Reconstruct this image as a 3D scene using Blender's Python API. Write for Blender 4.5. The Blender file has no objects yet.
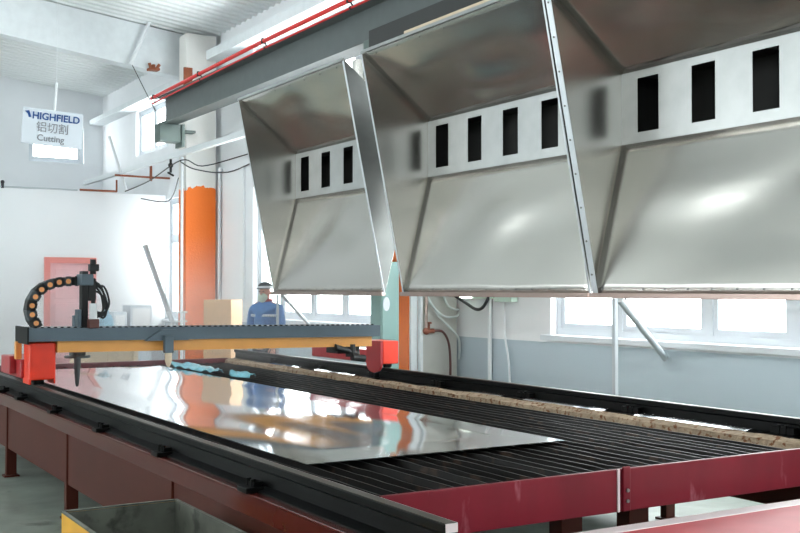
import bpy, bmesh, math, random
from mathutils import Vector, Matrix, noise
random.seed(7)
SC = bpy.context.scene
COL = SC.collection
PI = math.pi

# ------------------------------------------------------------------ camera
cam_d = bpy.data.cameras.new('camera')
cam_d.lens = 1085.0 / 800.0 * 36.0
cam_d.sensor_width = 36.0
cam_d.clip_end = 300
cam = bpy.data.objects.new('camera', cam_d)
COL.objects.link(cam)
cam.location = (0, 0, 1.65)
YAW, PITCH = math.radians(31.12), math.atan(22.5 / 1085.0)
cam.rotation_euler = (PI / 2 + PITCH, 0, -YAW)
SC.camera = cam

# ------------------------------------------------------------------ sky, exposure
world = bpy.data.worlds.new('sky')
SC.world = world
world.use_nodes = True
wn = world.node_tree.nodes
bg = wn.get('Background') or wn.new('ShaderNodeBackground')
bg.inputs[0].default_value = (0.985, 0.99, 1.0, 1)
bg.inputs[1].default_value = 9.0
SC.view_settings.view_transform = 'Standard'
SC.view_settings.look = 'None'
SC.view_settings.gamma = 1.0
SC.view_settings.use_curve_mapping = False
SC.view_settings.exposure = 0.8


def portal(loc, rot, sx, sy):
    """marks a window opening for the sampler: it gives off no light of its own"""
    l = bpy.data.lights.new('window_portal', 'AREA')
    l.shape = 'RECTANGLE'
    l.size, l.size_y = sx, sy
    l.cycles.is_portal = True
    o = bpy.data.objects.new('window_portal', l)
    COL.objects.link(o)
    o.location = loc
    o.rotation_euler = rot


# ------------------------------------------------------------------ materials
def lin(c):
    c = c / 255.0
    return c / 12.92 if c <= 0.04045 else ((c + 0.055) / 1.055) ** 2.4


def rgb(r, g, b):
    return (lin(r), lin(g), lin(b), 1.0)


def mat(name, c, rough=0.5, metal=0.0, vary=0.0, vscale=6.0, c2=None, c2amt=0.55, c2scale=4.0,
        bump=0.0, bscale=30.0, rvary=0.0, spec=0.5, stretch=None, coat=0.0):
    m = bpy.data.materials.new(name)
    m.use_nodes = True
    nt = m.node_tree
    N, L = nt.nodes, nt.links
    b = N['Principled BSDF']
    b.inputs['Base Color'].default_value = c
    b.inputs['Roughness'].default_value = rough
    b.inputs['Metallic'].default_value = metal
    b.inputs['Specular IOR Level'].default_value = spec
    b.inputs['Coat Weight'].default_value = coat
    tc = N.new('ShaderNodeTexCoord')
    vec = tc.outputs['Object']
    if stretch:
        mp = N.new('ShaderNodeMapping')
        mp.inputs['Scale'].default_value = stretch
        L.new(vec, mp.inputs[0])
        vec = mp.outputs[0]

    def noise_node(scale, detail=4.0):
        n = N.new('ShaderNodeTexNoise')
        n.inputs['Scale'].default_value = scale
        n.inputs['Detail'].default_value = detail
        L.new(vec, n.inputs['Vector'])
        return n.outputs[0]
    cur = None
    if vary > 0:
        n = noise_node(vscale)
        mr = N.new('ShaderNodeMapRange')
        mr.inputs['From Min'].default_value = 0.3
        mr.inputs['From Max'].default_value = 0.7
        mr.inputs['To Min'].default_value = 1 - vary
        mr.inputs['To Max'].default_value = 1 + vary
        L.new(n, mr.inputs[0])
        mx = N.new('ShaderNodeVectorMath')
        mx.operation = 'SCALE'
        mx.inputs[0].default_value = c[:3]
        L.new(mr.outputs[0], mx.inputs['Scale'])
        cur = mx.outputs[0]
    if c2 is not None:
        n = noise_node(c2scale, 8.0)
        rp = N.new('ShaderNodeMapRange')
        rp.inputs['From Min'].default_value = c2amt
        rp.inputs['From Max'].default_value = c2amt + 0.1
        L.new(n, rp.inputs[0])
        mix = N.new('ShaderNodeMix')
        mix.data_type = 'RGBA'
        L.new(rp.outputs[0], mix.inputs['Factor'])
        if cur:
            L.new(cur, mix.inputs[6])
        else:
            mix.inputs[6].default_value = c
        mix.inputs[7].default_value = c2
        cur = mix.outputs[2]
    if cur:
        L.new(cur, b.inputs['Base Color'])
    if rvary > 0:
        n = noise_node(3.0, 5.0)
        mr = N.new('ShaderNodeMapRange')
        mr.inputs['From Min'].default_value = 0.3
        mr.inputs['From Max'].default_value = 0.7
        mr.inputs['To Min'].default_value = max(0.02, rough - rvary)
        mr.inputs['To Max'].default_value = rough + rvary
        L.new(n, mr.inputs[0])
        L.new(mr.outputs[0], b.inputs['Roughness'])
    if bump > 0:
        n = noise_node(bscale, 3.0)
        bp = N.new('ShaderNodeBump')
        bp.inputs['Strength'].default_value = 1.0
        bp.inputs['Distance'].default_value = bump
        L.new(n, bp.inputs['Height'])
        L.new(bp.outputs[0], b.inputs['Normal'])
    return m


def world_split_mat(name, lower, upper, zline, rough=0.7, ragged=0.0, bump=0.0):
    """paint that changes at a height: a dado or a painted lower column (object space = world z here)"""
    m = mat(name, upper, rough, vary=0.03, vscale=1.5, bump=bump, bscale=25)
    nt = m.node_tree
    N, L = nt.nodes, nt.links
    b = N['Principled BSDF']
    geo = N.new('ShaderNodeNewGeometry')
    sep = N.new('ShaderNodeSeparateXYZ')
    L.new(geo.outputs['Position'], sep.inputs[0])
    z = sep.outputs[2]
    if ragged:
        n = N.new('ShaderNodeTexNoise')
        n.inputs['Scale'].default_value = 7
        L.new(geo.outputs['Position'], n.inputs['Vector'])
        ma = N.new('ShaderNodeMath')
        ma.operation = 'MULTIPLY_ADD'
        ma.inputs[1].default_value = ragged
        L.new(n.outputs[0], ma.inputs[0])
        L.new(z, ma.inputs[2])
        z = ma.outputs[0]
    lt = N.new('ShaderNodeMath')
    lt.operation = 'LESS_THAN'
    lt.inputs[1].default_value = zline + ragged * 0.5
    L.new(z, lt.inputs[0])
    mix = N.new('ShaderNodeMix')
    mix.data_type = 'RGBA'
    L.new(lt.outputs[0], mix.inputs['Factor'])
    src = b.inputs['Base Color'].links[0].from_socket
    L.new(src, mix.inputs[6])
    mix.inputs[7].default_value = lower
    L.new(mix.outputs[2], b.inputs['Base Color'])
    return m


def glass_mat():
    m = bpy.data.materials.new('window glass')
    m.use_nodes = True
    nt = m.node_tree
    N, L = nt.nodes, nt.links
    out = N['Material Output']
    N.remove(N['Principled BSDF'])
    t = N.new('ShaderNodeBsdfTransparent')
    t.inputs[0].default_value = (0.95, 0.98, 0.98, 1)
    g = N.new('ShaderNodeBsdfGlossy')
    g.inputs['Roughness'].default_value = 0.02
    mx = N.new('ShaderNodeMixShader')
    mx.inputs[0].default_value = 0.05
    L.new(t.outputs[0], mx.inputs[1])
    L.new(g.outputs[0], mx.inputs[2])
    L.new(mx.outputs[0], out.inputs[0])
    return m


M = {}
M['white'] = mat('white wall paint', rgb(232, 235, 238), 0.8, vary=0.03, vscale=0.8)
M['wall'] = world_split_mat('right wall paint', rgb(176, 190, 199), rgb(232, 234, 237), 1.04, 0.7)
M['ceil'] = mat('white corrugated roof sheet', rgb(226, 230, 230), 0.6)
M['beamwhite'] = mat('white painted concrete', rgb(222, 227, 230), 0.75, vary=0.04)
M['floor'] = mat('worn concrete floor', rgb(134, 142, 132), 0.5, vary=0.18, vscale=1.2, c2=rgb(44, 48, 44), c2amt=0.60, c2scale=1.3, bump=0.002, bscale=20, rvary=0.15)
M['frame'] = mat('white window frame', rgb(206, 212, 218), 0.45)
M['glass'] = glass_mat()
M['column'] = world_split_mat('orange and white column paint', rgb(240, 116, 24), rgb(228, 226, 222), 3.58, 0.6, 0.34, 0.003)
M['pinkdoor'] = mat('haze pale door paint', rgb(232, 176, 180), 0.5, vary=0.06)  # pallor of the haze is put into the door and frame colours
M['pinkframe'] = mat('red door frame paint', rgb(222, 120, 110), 0.5, vary=0.06)
M['maroon'] = mat('maroon machine paint', rgb(78, 34, 24), 0.5, vary=0.10, vscale=3, spec=0.2)
M['maroonflange'] = mat('glossy maroon paint', rgb(88, 32, 26), 0.25, spec=0.4, vary=0.12, vscale=4)
M['redbeam'] = mat('scratched crimson paint', rgb(112, 16, 32), 0.42, spec=0.22, vary=0.14, vscale=5, c2=rgb(150, 84, 94), c2amt=0.63, c2scale=9, stretch=(1, 1, 0.35))
M['redbench'] = mat('glossy red paint', rgb(186, 72, 78), 0.5, vary=0.06)
M['palepaint'] = mat('worn pale edge', rgb(222, 206, 206), 0.35)
M['black'] = mat('black steel', rgb(11, 12, 12), 0.45, vary=0.2, spec=0.12)
M['railhead'] = mat('worn rail steel', rgb(74, 66, 58), 0.45, metal=0.3, vary=0.15, vscale=8)
M['slat'] = mat('burnt slat steel', rgb(14, 11, 10), 0.5, spec=0.35, vary=0.3, vscale=9, c2=rgb(58, 42, 33), c2amt=0.58, c2scale=7)
M['crust'] = mat('tan rusty slag crust', rgb(166, 144, 120), 0.9, vary=0.2, vscale=14, c2=rgb(122, 78, 46), c2amt=0.54, c2scale=26, bump=0.02, bscale=25)
M['sheet'] = mat('bright aluminium', rgb(226, 228, 230), 0.085, metal=1.0)
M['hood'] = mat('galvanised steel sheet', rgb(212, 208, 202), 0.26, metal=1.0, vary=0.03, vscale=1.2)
M['hoodshade'] = mat('shade dark outer steel', rgb(112, 114, 112), 0.5, metal=0.8, vary=0.15, vscale=3)  # dull hood steel, shade of the gap between hoods put into its colour
M['hoodslot'] = mat('dull zinc sheet', rgb(182, 184, 183), 0.4, metal=0.9, vary=0.06, vscale=5)
M['hoodtrim'] = mat('pale aluminium angle', rgb(222, 226, 230), 0.42, metal=0.6)
M['lip'] = mat('folded steel lip', rgb(170, 150, 142), 0.35, metal=0.9)
M['plenum'] = mat('shaded duct interior', rgb(40, 40, 38), 0.7)  # the dark of the unlit duct is put into this grey
M['rivet'] = mat('dark bolt steel', rgb(130, 130, 128), 0.4, metal=0.8)
M['cover'] = mat('slate gantry cover', rgb(84, 100, 110), 0.45, vary=0.08)
M['orange'] = mat('amber gantry paint', rgb(240, 168, 84), 0.4, vary=0.05)
M['redorange'] = mat('red orange paint', rgb(242, 54, 18), 0.35, vary=0.10, vscale=8)
M['crimson'] = mat('crimson carriage paint', rgb(176, 34, 40), 0.35, vary=0.08)
M['rubber'] = mat('black rubber', rgb(26, 27, 28), 0.6)
M['chain'] = mat('charcoal plastic', rgb(58, 64, 70), 0.45)
M['disc'] = mat('orange plastic disc', rgb(240, 158, 92), 0.4)
M['motor'] = mat('white motor housing', rgb(228, 230, 232), 0.4)
M['steelgrey'] = mat('grey painted steel', rgb(92, 99, 99), 0.45, vary=0.06)
M['corbel'] = mat('grey green painted steel', rgb(100, 114, 110), 0.5, vary=0.08)
M['shadebar'] = mat('dark shade bar', rgb(40, 41, 40), 0.5)
M['redpipe'] = mat('red insulated rail', rgb(222, 40, 38), 0.4)
M['pipewhite'] = mat('white painted pipe', rgb(228, 232, 235), 0.4)
M['pipegrey'] = mat('grey steel tube', rgb(190, 196, 200), 0.4, metal=0.15)
M['cable'] = mat('dark cable', rgb(44, 46, 50), 0.5)
M['brown'] = mat('brown rubber hose', rgb(88, 46, 38), 0.5)
M['clearhose'] = mat('pale hose', rgb(206, 214, 212), 0.35)
M['rust'] = mat('rusty steel', rgb(142, 78, 52), 0.75, vary=0.2)
M['green'] = mat('pale green cabinet paint', rgb(122, 158, 153), 0.45, vary=0.04)
M['backboard'] = mat('grey board', rgb(186, 186, 180), 0.6, vary=0.05, c2=rgb(150, 140, 128), c2amt=0.66)
M['card'] = mat('brown cardboard', rgb(226, 186, 146), 0.8, vary=0.05)
M['tape'] = mat('packing tape', rgb(202, 160, 112), 0.3)
M['wood'] = mat('pale plywood', rgb(226, 206, 178), 0.7, vary=0.06)
M['yellow'] = mat('yellow bin paint', rgb(242, 178, 40), 0.4, vary=0.06, c2=rgb(190, 120, 30), c2amt=0.68)
M['binin'] = mat('scuffed grey bin steel', rgb(104, 106, 96), 0.5, metal=0.3, vary=0.25, vscale=7, c2=rgb(70, 72, 64), c2amt=0.56, c2scale=8)
M['film'] = mat('cyan plastic film', rgb(132, 208, 226), 0.2)
M['skin'] = mat('skin', rgb(206, 150, 128), 0.55)
M['jacket'] = mat('blue work jacket cloth', rgb(82, 128, 186), 0.8, vary=0.1, vscale=14)
M['trousers'] = mat('dark navy trousers', rgb(38, 46, 62), 0.8)
M['cap'] = mat('charcoal cap cloth', rgb(46, 52, 58), 0.8)
M['mask'] = mat('pale green mask', rgb(206, 220, 204), 0.7)
M['stripe'] = mat('pale reflective stripe', rgb(206, 212, 218), 0.4)
M['eye'] = mat('dark eye', rgb(30, 26, 24), 0.3)
M['boots'] = mat('black boots', rgb(26, 26, 28), 0.5)
M['signboard'] = mat('white sign board', rgb(214, 221, 229), 0.5)
M['signblue'] = mat('blue lettering', rgb(24, 74, 140), 0.5)
M['signgrey'] = mat('grey lettering', rgb(126, 128, 134), 0.5)
M['bluecyl'] = mat('blue green cylinder paint', rgb(88, 150, 176), 0.4)
M['cabgrey'] = mat('pale grey machine paint', rgb(196, 206, 214), 0.5)
M['tubelamp'] = mat('pale green lamp housing', rgb(200, 222, 208), 0.4)
_b = bpy.data.materials.new('lit tube')
_b.use_nodes = True
_p = _b.node_tree.nodes['Principled BSDF']
_p.inputs['Emission Color'].default_value = (0.9, 1.0, 0.88, 1)
_p.inputs['Emission Strength'].default_value = 3.0
M['tube'] = _b


# ------------------------------------------------------------------ mesh helpers
class MB:
    def __init__(s):
        s.bm = bmesh.new()

    def box(s, x0, x1, y0, y1, z0, z1, bev=0.0):
        x0, x1 = min(x0, x1), max(x0, x1)
        y0, y1 = min(y0, y1), max(y0, y1)
        z0, z1 = min(z0, z1), max(z0, z1)
        mt = Matrix.Translation(((x0 + x1) / 2, (y0 + y1) / 2, (z0 + z1) / 2)) @ Matrix.Diagonal((x1 - x0, y1 - y0, z1 - z0, 1))
        r = bmesh.ops.create_cube(s.bm, size=1.0, matrix=mt)
        if bev > 0:
            es = list({e for v in r['verts'] for e in v.link_edges})
            bmesh.ops.bevel(s.bm, geom=es, offset=bev, segments=2, affect='EDGES', profile=0.5)
        return s

    def obox(s, p0, p1, side, w, t):
        """bar from p0 to p1, w wide along side, t thick across"""
        p0, p1, side = Vector(p0), Vector(p1), Vector(side)
        d = p1 - p0
        ln = d.length
        d.normalize()
        side = (side - d * side.dot(d)).normalized()
        up = d.cross(side)
        c = (p0 + p1) / 2
        mt = Matrix(((d.x, side.x, up.x, c.x), (d.y, side.y, up.y, c.y), (d.z, side.z, up.z, c.z), (0, 0, 0, 1))) @ Matrix.Diagonal((ln, w, t, 1))
        bmesh.ops.create_cube(s.bm, size=1.0, matrix=mt)
        return s

    def cyl(s, p0, p1, r, seg=14, r2=None):
        p0, p1 = Vector(p0), Vector(p1)
        d = p1 - p0
        q = d.to_track_quat('Z', 'Y').to_matrix().to_4x4()
        mt = Matrix.Translation((p0 + p1) / 2) @ q
        bmesh.ops.create_cone(s.bm, cap_ends=True, segments=seg, radius1=r, radius2=r if r2 is None else r2, depth=d.length, matrix=mt)
        return s

    def sph(s, c, r, sc=(1, 1, 1), seg=16):
        mt = Matrix.Translation(c) @ Matrix.Diagonal((r * sc[0], r * sc[1], r * sc[2], 1))
        bmesh.ops.create_uvsphere(s.bm, u_segments=seg, v_segments=max(6, seg // 2), radius=1.0, matrix=mt)
        return s

    def tube(s, pts, r, seg=8, smooth=6):
        pts = [Vector(p) for p in pts]
        if smooth and len(pts) > 2:
            q = []
            P = [pts[0]] + pts + [pts[-1]]
            for i in range(1, len(P) - 2):
                a, b, c, d = P[i - 1], P[i], P[i + 1], P[i + 2]
                for k in range(smooth):
                    t = k / smooth
                    q.append(0.5 * ((2 * b) + (c - a) * t + (2 * a - 5 * b + 4 * c - d) * t * t + (3 * b - a - 3 * c + d) * t ** 3))
            q.append(pts[-1])
            pts = q
        rings = []
        prev = None
        for i, p in enumerate(pts):
            d = (pts[min(i + 1, len(pts) - 1)] - pts[max(i - 1, 0)]).normalized()
            if prev is None:
                n = d.orthogonal().normalized()
            else:
                n = (prev - d * prev.dot(d)).normalized()
            prev = n
            b = d.cross(n)
            rings.append([s.bm.verts.new(p + r * (math.cos(2 * PI * k / seg) * n + math.sin(2 * PI * k / seg) * b)) for k in range(seg)])
        for a, b in zip(rings, rings[1:]):
            for k in range(seg):
                s.bm.faces.new((a[k], a[(k + 1) % seg], b[(k + 1) % seg], b[k]))
        s.bm.faces.new(list(reversed(rings[0])))
        s.bm.faces.new(rings[-1])
        return s

    def prism(s, prof, axis, a, b):
        """closed profile extruded along an axis from a to b; profile holds the two other coordinates in x,y,z order"""
        def pt(p, v):
            return {'X': (v, p[0], p[1]), 'Y': (p[0], v, p[1]), 'Z': (p[0], p[1], v)}[axis]
        A = [s.bm.verts.new(pt(p, a)) for p in prof]
        B = [s.bm.verts.new(pt(p, b)) for p in prof]
        n = len(prof)
        for i in range(n):
            s.bm.faces.new((A[i], A[(i + 1) % n], B[(i + 1) % n], B[i]))
        s.bm.faces.new(list(reversed(A)))
        s.bm.faces.new(B)
        return s

    def lathe(s, c, prof, seg=20):
        rings = []
        for r, z in prof:
            rings.append([s.bm.verts.new((c[0] + r * math.cos(2 * PI * k / seg), c[1] + r * math.sin(2 * PI * k / seg), c[2] + z)) for k in range(seg)])
        for a, b in zip(rings, rings[1:]):
            for k in range(seg):
                s.bm.faces.new((a[k], a[(k + 1) % seg], b[(k + 1) % seg], b[k]))
        s.bm.faces.new(list(reversed(rings[0])))
        s.bm.faces.new(rings[-1])
        return s

    def rot(s, angle, centre):
        bmesh.ops.rotate(s.bm, cent=Vector(centre), matrix=Matrix.Rotation(angle, 3, 'Z'), verts=s.bm.verts[:])
        return s

    def build(s, name, m, parent=None, smooth=False, mats=None):
        bmesh.ops.recalc_face_normals(s.bm, faces=s.bm.faces[:])
        if parent is not None:
            org = ORG[parent.name]
        else:
            vs = [v.co for v in s.bm.verts]
            org = Vector(((min(v.x for v in vs) + max(v.x for v in vs)) / 2, (min(v.y for v in vs) + max(v.y for v in vs)) / 2, min(v.z for v in vs)))
        for v in s.bm.verts:
            v.co -= org
        me = bpy.data.meshes.new(name)
        s.bm.to_mesh(me)
        s.bm.free()
        me.materials.append(M[m] if isinstance(m, str) else m)
        if smooth:
            for p in me.polygons:
                p.use_smooth = True
            if smooth != 'all':
                try:
                    me.set_sharp_from_angle(angle=math.radians(40))
                except Exception:
                    pass
        o = bpy.data.objects.new(name, me)
        COL.objects.link(o)
        if parent is not None:
            o.parent = parent
        else:
            o.location = org
        ORG[o.name] = org.copy()
        return o


ORG = {}


def tag(o, label, cat, group=None, kind=None):
    o['label'] = label
    o['category'] = cat
    if group:
        o['group'] = group
    if kind:
        o['kind'] = kind
    return o


def thing(name, label, cat, loc, group=None):
    o = bpy.data.objects.new(name, None)
    o.empty_display_size = 0.1
    COL.objects.link(o)
    o.location = loc
    ORG[o.name] = Vector(loc)
    return tag(o, label, cat, group)


def struct(o, label=None):
    o['kind'] = 'structure'
    if label:
        o['label'] = label
    return o


def stamp(src, name, pos, parent):
    """another copy of a small part, sharing its mesh; pos is a world offset from the first one"""
    c = src.copy()
    COL.objects.link(c)
    c.parent = parent
    c.location = src.location + Vector(pos)
    return c


# ------------------------------------------------------------------ room shell
WX = 7.9        # inner face of the window wall
LX = -10.0
Y0, Y1 = -7.0, 28.0


def holed(mb, axis, face, thick, u0, u1, z0, z1, holes):
    us = sorted({u0, u1} | {h[0] for h in holes} | {h[1] for h in holes})
    zs = sorted({z0, z1} | {h[2] for h in holes} | {h[3] for h in holes})
    for a, b in zip(us, us[1:]):
        run = None
        for c, d in zip(zs, zs[1:]):
            um, zm = (a + b) / 2, (c + d) / 2
            inside = any(h[0] < um < h[1] and h[2] < zm < h[3] for h in holes)
            if not inside:
                run = (run[0], d) if run else (c, d)
            if inside or d == zs[-1]:
                if run:
                    if axis == 'X':
                        mb.box(face, face + thick, a, b, run[0], run[1])
                    else:
                        mb.box(a, b, face, face + thick, run[0], run[1])
                run = None
    return mb


struct(MB().box(LX - .3, WX + .3, Y0 - .3, Y1 + .3, -0.2, 0.0).build('floor', 'floor'))

low_r = [(4.55, 9.75, 1.13, 3.5), (13.7, 18.25, 1.13, 3.5), (22.15, 23.0, 1.0, 3.62), (-4.0, 1.6, 1.13, 3.5)]
high_r = [(4.6, 10.2, 4.78, 6.03), (13.2, 18.25, 4.78, 6.03), (22.9, 25.2, 4.78, 5.85), (-4.0, 1.6, 4.78, 6.03)]
struct(holed(MB(), 'X', WX, 0.28, Y0, Y1, 0, 6.9, low_r + high_r).build('wall_right', 'wall'))
end_holes = [(6.05, 7.42, 4.86, 5.76)]
struct(holed(MB(), 'Y', Y1, 0.28, LX, WX, 0, 9.2, end_holes).build('wall_far', 'white'))
left_low = [(12.6, 18.6, 1.1, 4.0)]
left_high = [(-4.0, 1.8, 4.7, 6.1), (4.0, 10.0, 4.7, 6.1), (12.6, 18.6, 4.7, 6.1), (21.0, 26.5, 4.7, 6.1)]
struct(holed(MB(), 'X', LX - .28, 0.28, Y0, Y1, 0, 6.9, left_low + left_high).build('wall_left', 'white'))
back_holes = [(-7.5, -3.5, 4.6, 6.1)]
struct(holed(MB(), 'Y', Y0 - .28, 0.28, LX, WX, 0, 9.2, back_holes).build('wall_back', 'white'))


def roofz(x):
    return 6.64 + 0.115 * (WX - x) if x > -1.05 else 6.64 + 0.115 * (WX + 1.05) - 0.115 * (-1.05 - x)


mb = MB()
prof = []
y = Y0 - .3
while y < Y1 + .3:
    prof += [(y, 0.0), (y + .13, 0.0), (y + .155, -.035), (y + .205, -.035), (y + .23, 0.0)]
    y += .25
rows = []
for x in (LX - .3, -1.05, WX + .3):
    rows.append([[mb.bm.verts.new((x, py, roofz(x) + pz + t)) for py, pz in prof] for t in (0, .06)])
for A, B in zip(rows, rows[1:]):
    for t in (0, 1):
        for i in range(len(prof) - 1):
            mb.bm.faces.new((A[t][i], A[t][i + 1], B[t][i + 1], B[t][i]))
struct(mb.build('ceiling', 'ceil'))


def rafter(n, y):
    def bot(x):
        return 5.72 + 0.135 * (WX - x) if x > -1.05 else 5.72 + .135 * (WX + 1.05) - .135 * (-1.05 - x)
    pr = [(LX, bot(LX)), (-1.05, bot(-1.05)), (WX, bot(WX)), (WX, roofz(WX) - .05), (-1.05, roofz(-1.05) - .05), (LX, roofz(LX) - .05)]
    struct(MB().prism(pr, 'Y', y, y + .3).build('trim_%d' % n, 'beamwhite'), 'deep white roof beam')


rafter(1, 20.4)
rafter(2, 12.0)
rafter(3, 3.8)
struct(MB().box(7.58, WX, -6.9, 20.38, 6.07, 6.25).build('trim_4', 'beamwhite'), 'white ledge beam under the roof')
struct(MB().box(7.55, WX, 20.72, 27.98, 5.87, 5.99).build('trim_5', 'beamwhite'), 'white ledge beam in the far bay')

nwin = [0]


def window(axis, face, thick, u0, u1, z0, z1, mull, sill=False, transom=None):
    """a window_<n> with its frame, sashes and panes standing in the wall opening"""
    nwin[0] += 1

    def bx(mb, a, b, c, d, e0, e1):
        if axis == 'X':
            mb.box(e0, e1, a, b, c, d)
        else:
            mb.box(a, b, e0, e1, c, d)
    m0 = face + thick * 0.35
    m1 = m0 + (0.07 if thick > 0 else -0.07)
    mb = MB()
    f = .07
    bx(mb, u0, u0 + f, z0, z1, m0, m1)
    bx(mb, u1 - f, u1, z0, z1, m0, m1)
    bx(mb, u0 + f, u1 - f, z0, z0 + f, m0, m1)
    bx(mb, u0 + f, u1 - f, z1 - f, z1, m0, m1)
    root = struct(mb.build('window_%d' % nwin[0], 'frame'))
    us = [u0 + f] + [q for q in mull] + [u1 - f]
    zz = [z0 + f] + ([transom] if transom else []) + [z1 - f]
    for q in mull:
        b = MB()
        bx(b, q - .05, q + .05, z0 + f, z1 - f, m0, m1)
        b.build('mullion', 'frame', root)
    if transom:
        b = MB()
        bx(b, u0 + f, u1 - f, transom - .04, transom + .04, m0 + .004, m1 - .004)
        b.build('transom', 'frame', root)
    for i, (a, b_) in enumerate(zip(us, us[1:])):
        a2 = a + (.05 if i else 0)
        b2 = b_ - (.05 if i < len(us) - 2 else 0)
        for j, (c, d) in enumerate(zip(zz, zz[1:])):
            c2 = c + (.04 if j else 0)
            d2 = d - (.04 if j < len(zz) - 2 else 0)
            s = MB()
            g = .06
            n0, n1 = m0 + (m1 - m0) * .15, m0 + (m1 - m0) * .85
            bx(s, a2, a2 + g, c2, d2, n0, n1)
            bx(s, b2 - g, b2, c2, d2, n0, n1)
            bx(s, a2 + g, b2 - g, c2, c2 + g, n0, n1)
            bx(s, a2 + g, b2 - g, d2 - g, d2, n0, n1)
            so = s.build('sash', 'frame', root)
            p = MB()
            k = (m0 + m1) / 2
            bx(p, a2 + g - .005, b2 - g + .005, c2 + g - .005, d2 - g + .005, k - .003, k + .003)
            p.build('pane', 'glass', so)
    if sill:
        b = MB()
        e = face - .09 if thick > 0 else face + .09
        bx(b, u0 - .08, u1 + .08, z0 - .06, z0 - .005, e, m0 + .002)
        b.build('window_sill', 'frame', root)
    # sampler portal in the plane of the opening
    c = ((u0 + u1) / 2, (z0 + z1) / 2)
    ex = face + thick * .9
    if axis == 'X':
        portal((ex, c[0], c[1]), (PI / 2, 0, PI / 2 if thick > 0 else -PI / 2), u1 - u0, z1 - z0)
    else:
        portal((c[0], ex, c[1]), (PI / 2, 0, PI if thick > 0 else 0), u1 - u0, z1 - z0)
    return root


window('X', WX, .28, *low_r[0], [5.3, 6.45, 7.46, 8.72], sill=True)
window('X', WX, .28, *low_r[1], [14.9, 16.0, 17.2], sill=True)
window('X', WX, .28, *low_r[2], [], sill=True, transom=2.75)
window('X', WX, .28, *low_r[3], [-2.1, -.2], sill=True)
window('X', WX, .28, *high_r[0], [6.0, 7.4, 8.8])
window('X', WX, .28, *high_r[1], [14.5, 15.75, 17.0])
window('X', WX, .28, *high_r[2], [24.1])
window('X', WX, .28, *high_r[3], [-2.1, -.2])
window('Y', Y1, .28, *end_holes[0], [])
for h in left_low:
    w3 = (h[1] - h[0]) / 4
    window('X', LX, -.28, *h, [h[0] + w3 * i for i in (1, 2, 3)])
for h in left_high:
    w3 = (h[1] - h[0]) / 3
    window('X', LX, -.28, *h, [h[0] + w3 * i for i in (1, 2)])
for h in back_holes:
    w3 = (h[1] - h[0]) / 3
    window('Y', Y0, -.28, *h, [h[0] + w3 * i for i in (1, 2)])

# low white partition across the far end of the hall, with its pink door, painted as pale as the haze makes it
door_hole = [(5.29, 6.36, -0.01, 2.31)]
struct(holed(MB(), 'Y', 23.0, .14, 0.5, WX - .02, -.01, 3.7, door_hole).build('wall_partition', 'white'), 'low white partition wall')
d = struct(MB().box(5.29, 5.41, 22.96, 23.1, 0, 2.31).box(6.24, 6.36, 22.96, 23.1, 0, 2.31).box(5.41, 6.24, 22.96, 23.1, 2.19, 2.31).build('door_1', 'pinkframe'), 'pale pink door in the partition')
leaf = MB().box(5.41, 6.24, 23.03, 23.08, 0.01, 2.19).build('door_leaf', 'pinkdoor', d)
for z0, z1 in ((.2, .7), (.8, 1.35), (1.45, 1.75), (1.85, 2.08)):
    MB().box(5.52, 6.13, 23.015, 23.032, z0, z1, .008).build('door_panel', 'pinkdoor', leaf)
MB().cyl((6.17, 23.03, 1.05), (6.17, 22.97, 1.05), .012).cyl((6.17, 22.97, 1.05), (6.07, 22.97, 1.05), .012).build('door_handle', 'steelgrey', leaf)

# two concrete columns on the window wall
for y, lab in ((19.8, 'square wall column painted orange below and chipped white above, by the far window'),
               (11.7, 'orange and white wall column half hidden behind the grey board and hoses')):
    tag(MB().box(7.18, 7.79, y, y + .4, 0, 6.55 if y > 15 else 6.05, .012).build('wall_column', 'column'), lab, 'column')
tag(MB().box(7.2, 7.30, 11.66, 11.698, 0, 3.4).build('pale_strip', 'pipewhite'), 'white cover strip on the orange column beside the grey board', 'strip')

# ------------------------------------------------------------------ cutting table
T = thing('cutting_table', 'long maroon plasma cutting table with a bed of dark slats', 'cutting table', (3.85, 8.0, 0))
FX, TZ = 1.97, 0.72
RN, RF = 2.07, 5.58      # rail centre lines
TY0, TY1 = 3.09, 13.45
# near and far longitudinal frame channels
for s, xa, xb in ((1, FX, 2.24), (-1, 5.36, 5.74)):
    mb = MB()
    mb.box(xa, xb, TY0 + .05, TY1, TZ - .012, TZ, .003)
    ex = xa if s == 1 else xb
    mb.box(ex, ex + s * .012, TY0 + .05, TY1, TZ - .10, TZ - .012)
    mb.box(ex + s * .012, ex + s * .08, TY0 + .05, TY1, TZ - .10, TZ - .088)
    mb.box(xb - .012 if s == 1 else xa, xb if s == 1 else xa + .012, TY0 + .05, TY1, TZ - .2, TZ - .012)
    mb.build('side_frame', 'maroonflange', T)
legs_y = [3.62, 5.70, 7.93, 10.0, 12.2]
for xa, xb, sx in ((FX + .012, FX + .10, 1), (5.64, 5.728, -1)):
    for i, ly in enumerate(legs_y):
        lg = MB().box(xa, xb, ly - .03, ly + .03, .015, TZ - .1, .004).build('leg', 'maroon', T)
        MB().box(xa - .02, xb + .02, ly - .06, ly + .06, 0, .015).build('foot_plate', 'maroon', lg)
    for a, b in zip([TY0 + .06] + legs_y, legs_y + [TY1]):
        px = xa + .012 if sx == 1 else xb - .012
        g0 = .06 if a in legs_y else 0
        g1 = .035 if b in legs_y else 0
        MB().box(px, px + .008 * sx, a + g0, b - g1, .25, TZ - .09).build('side_panel', 'maroon', T)
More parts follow.
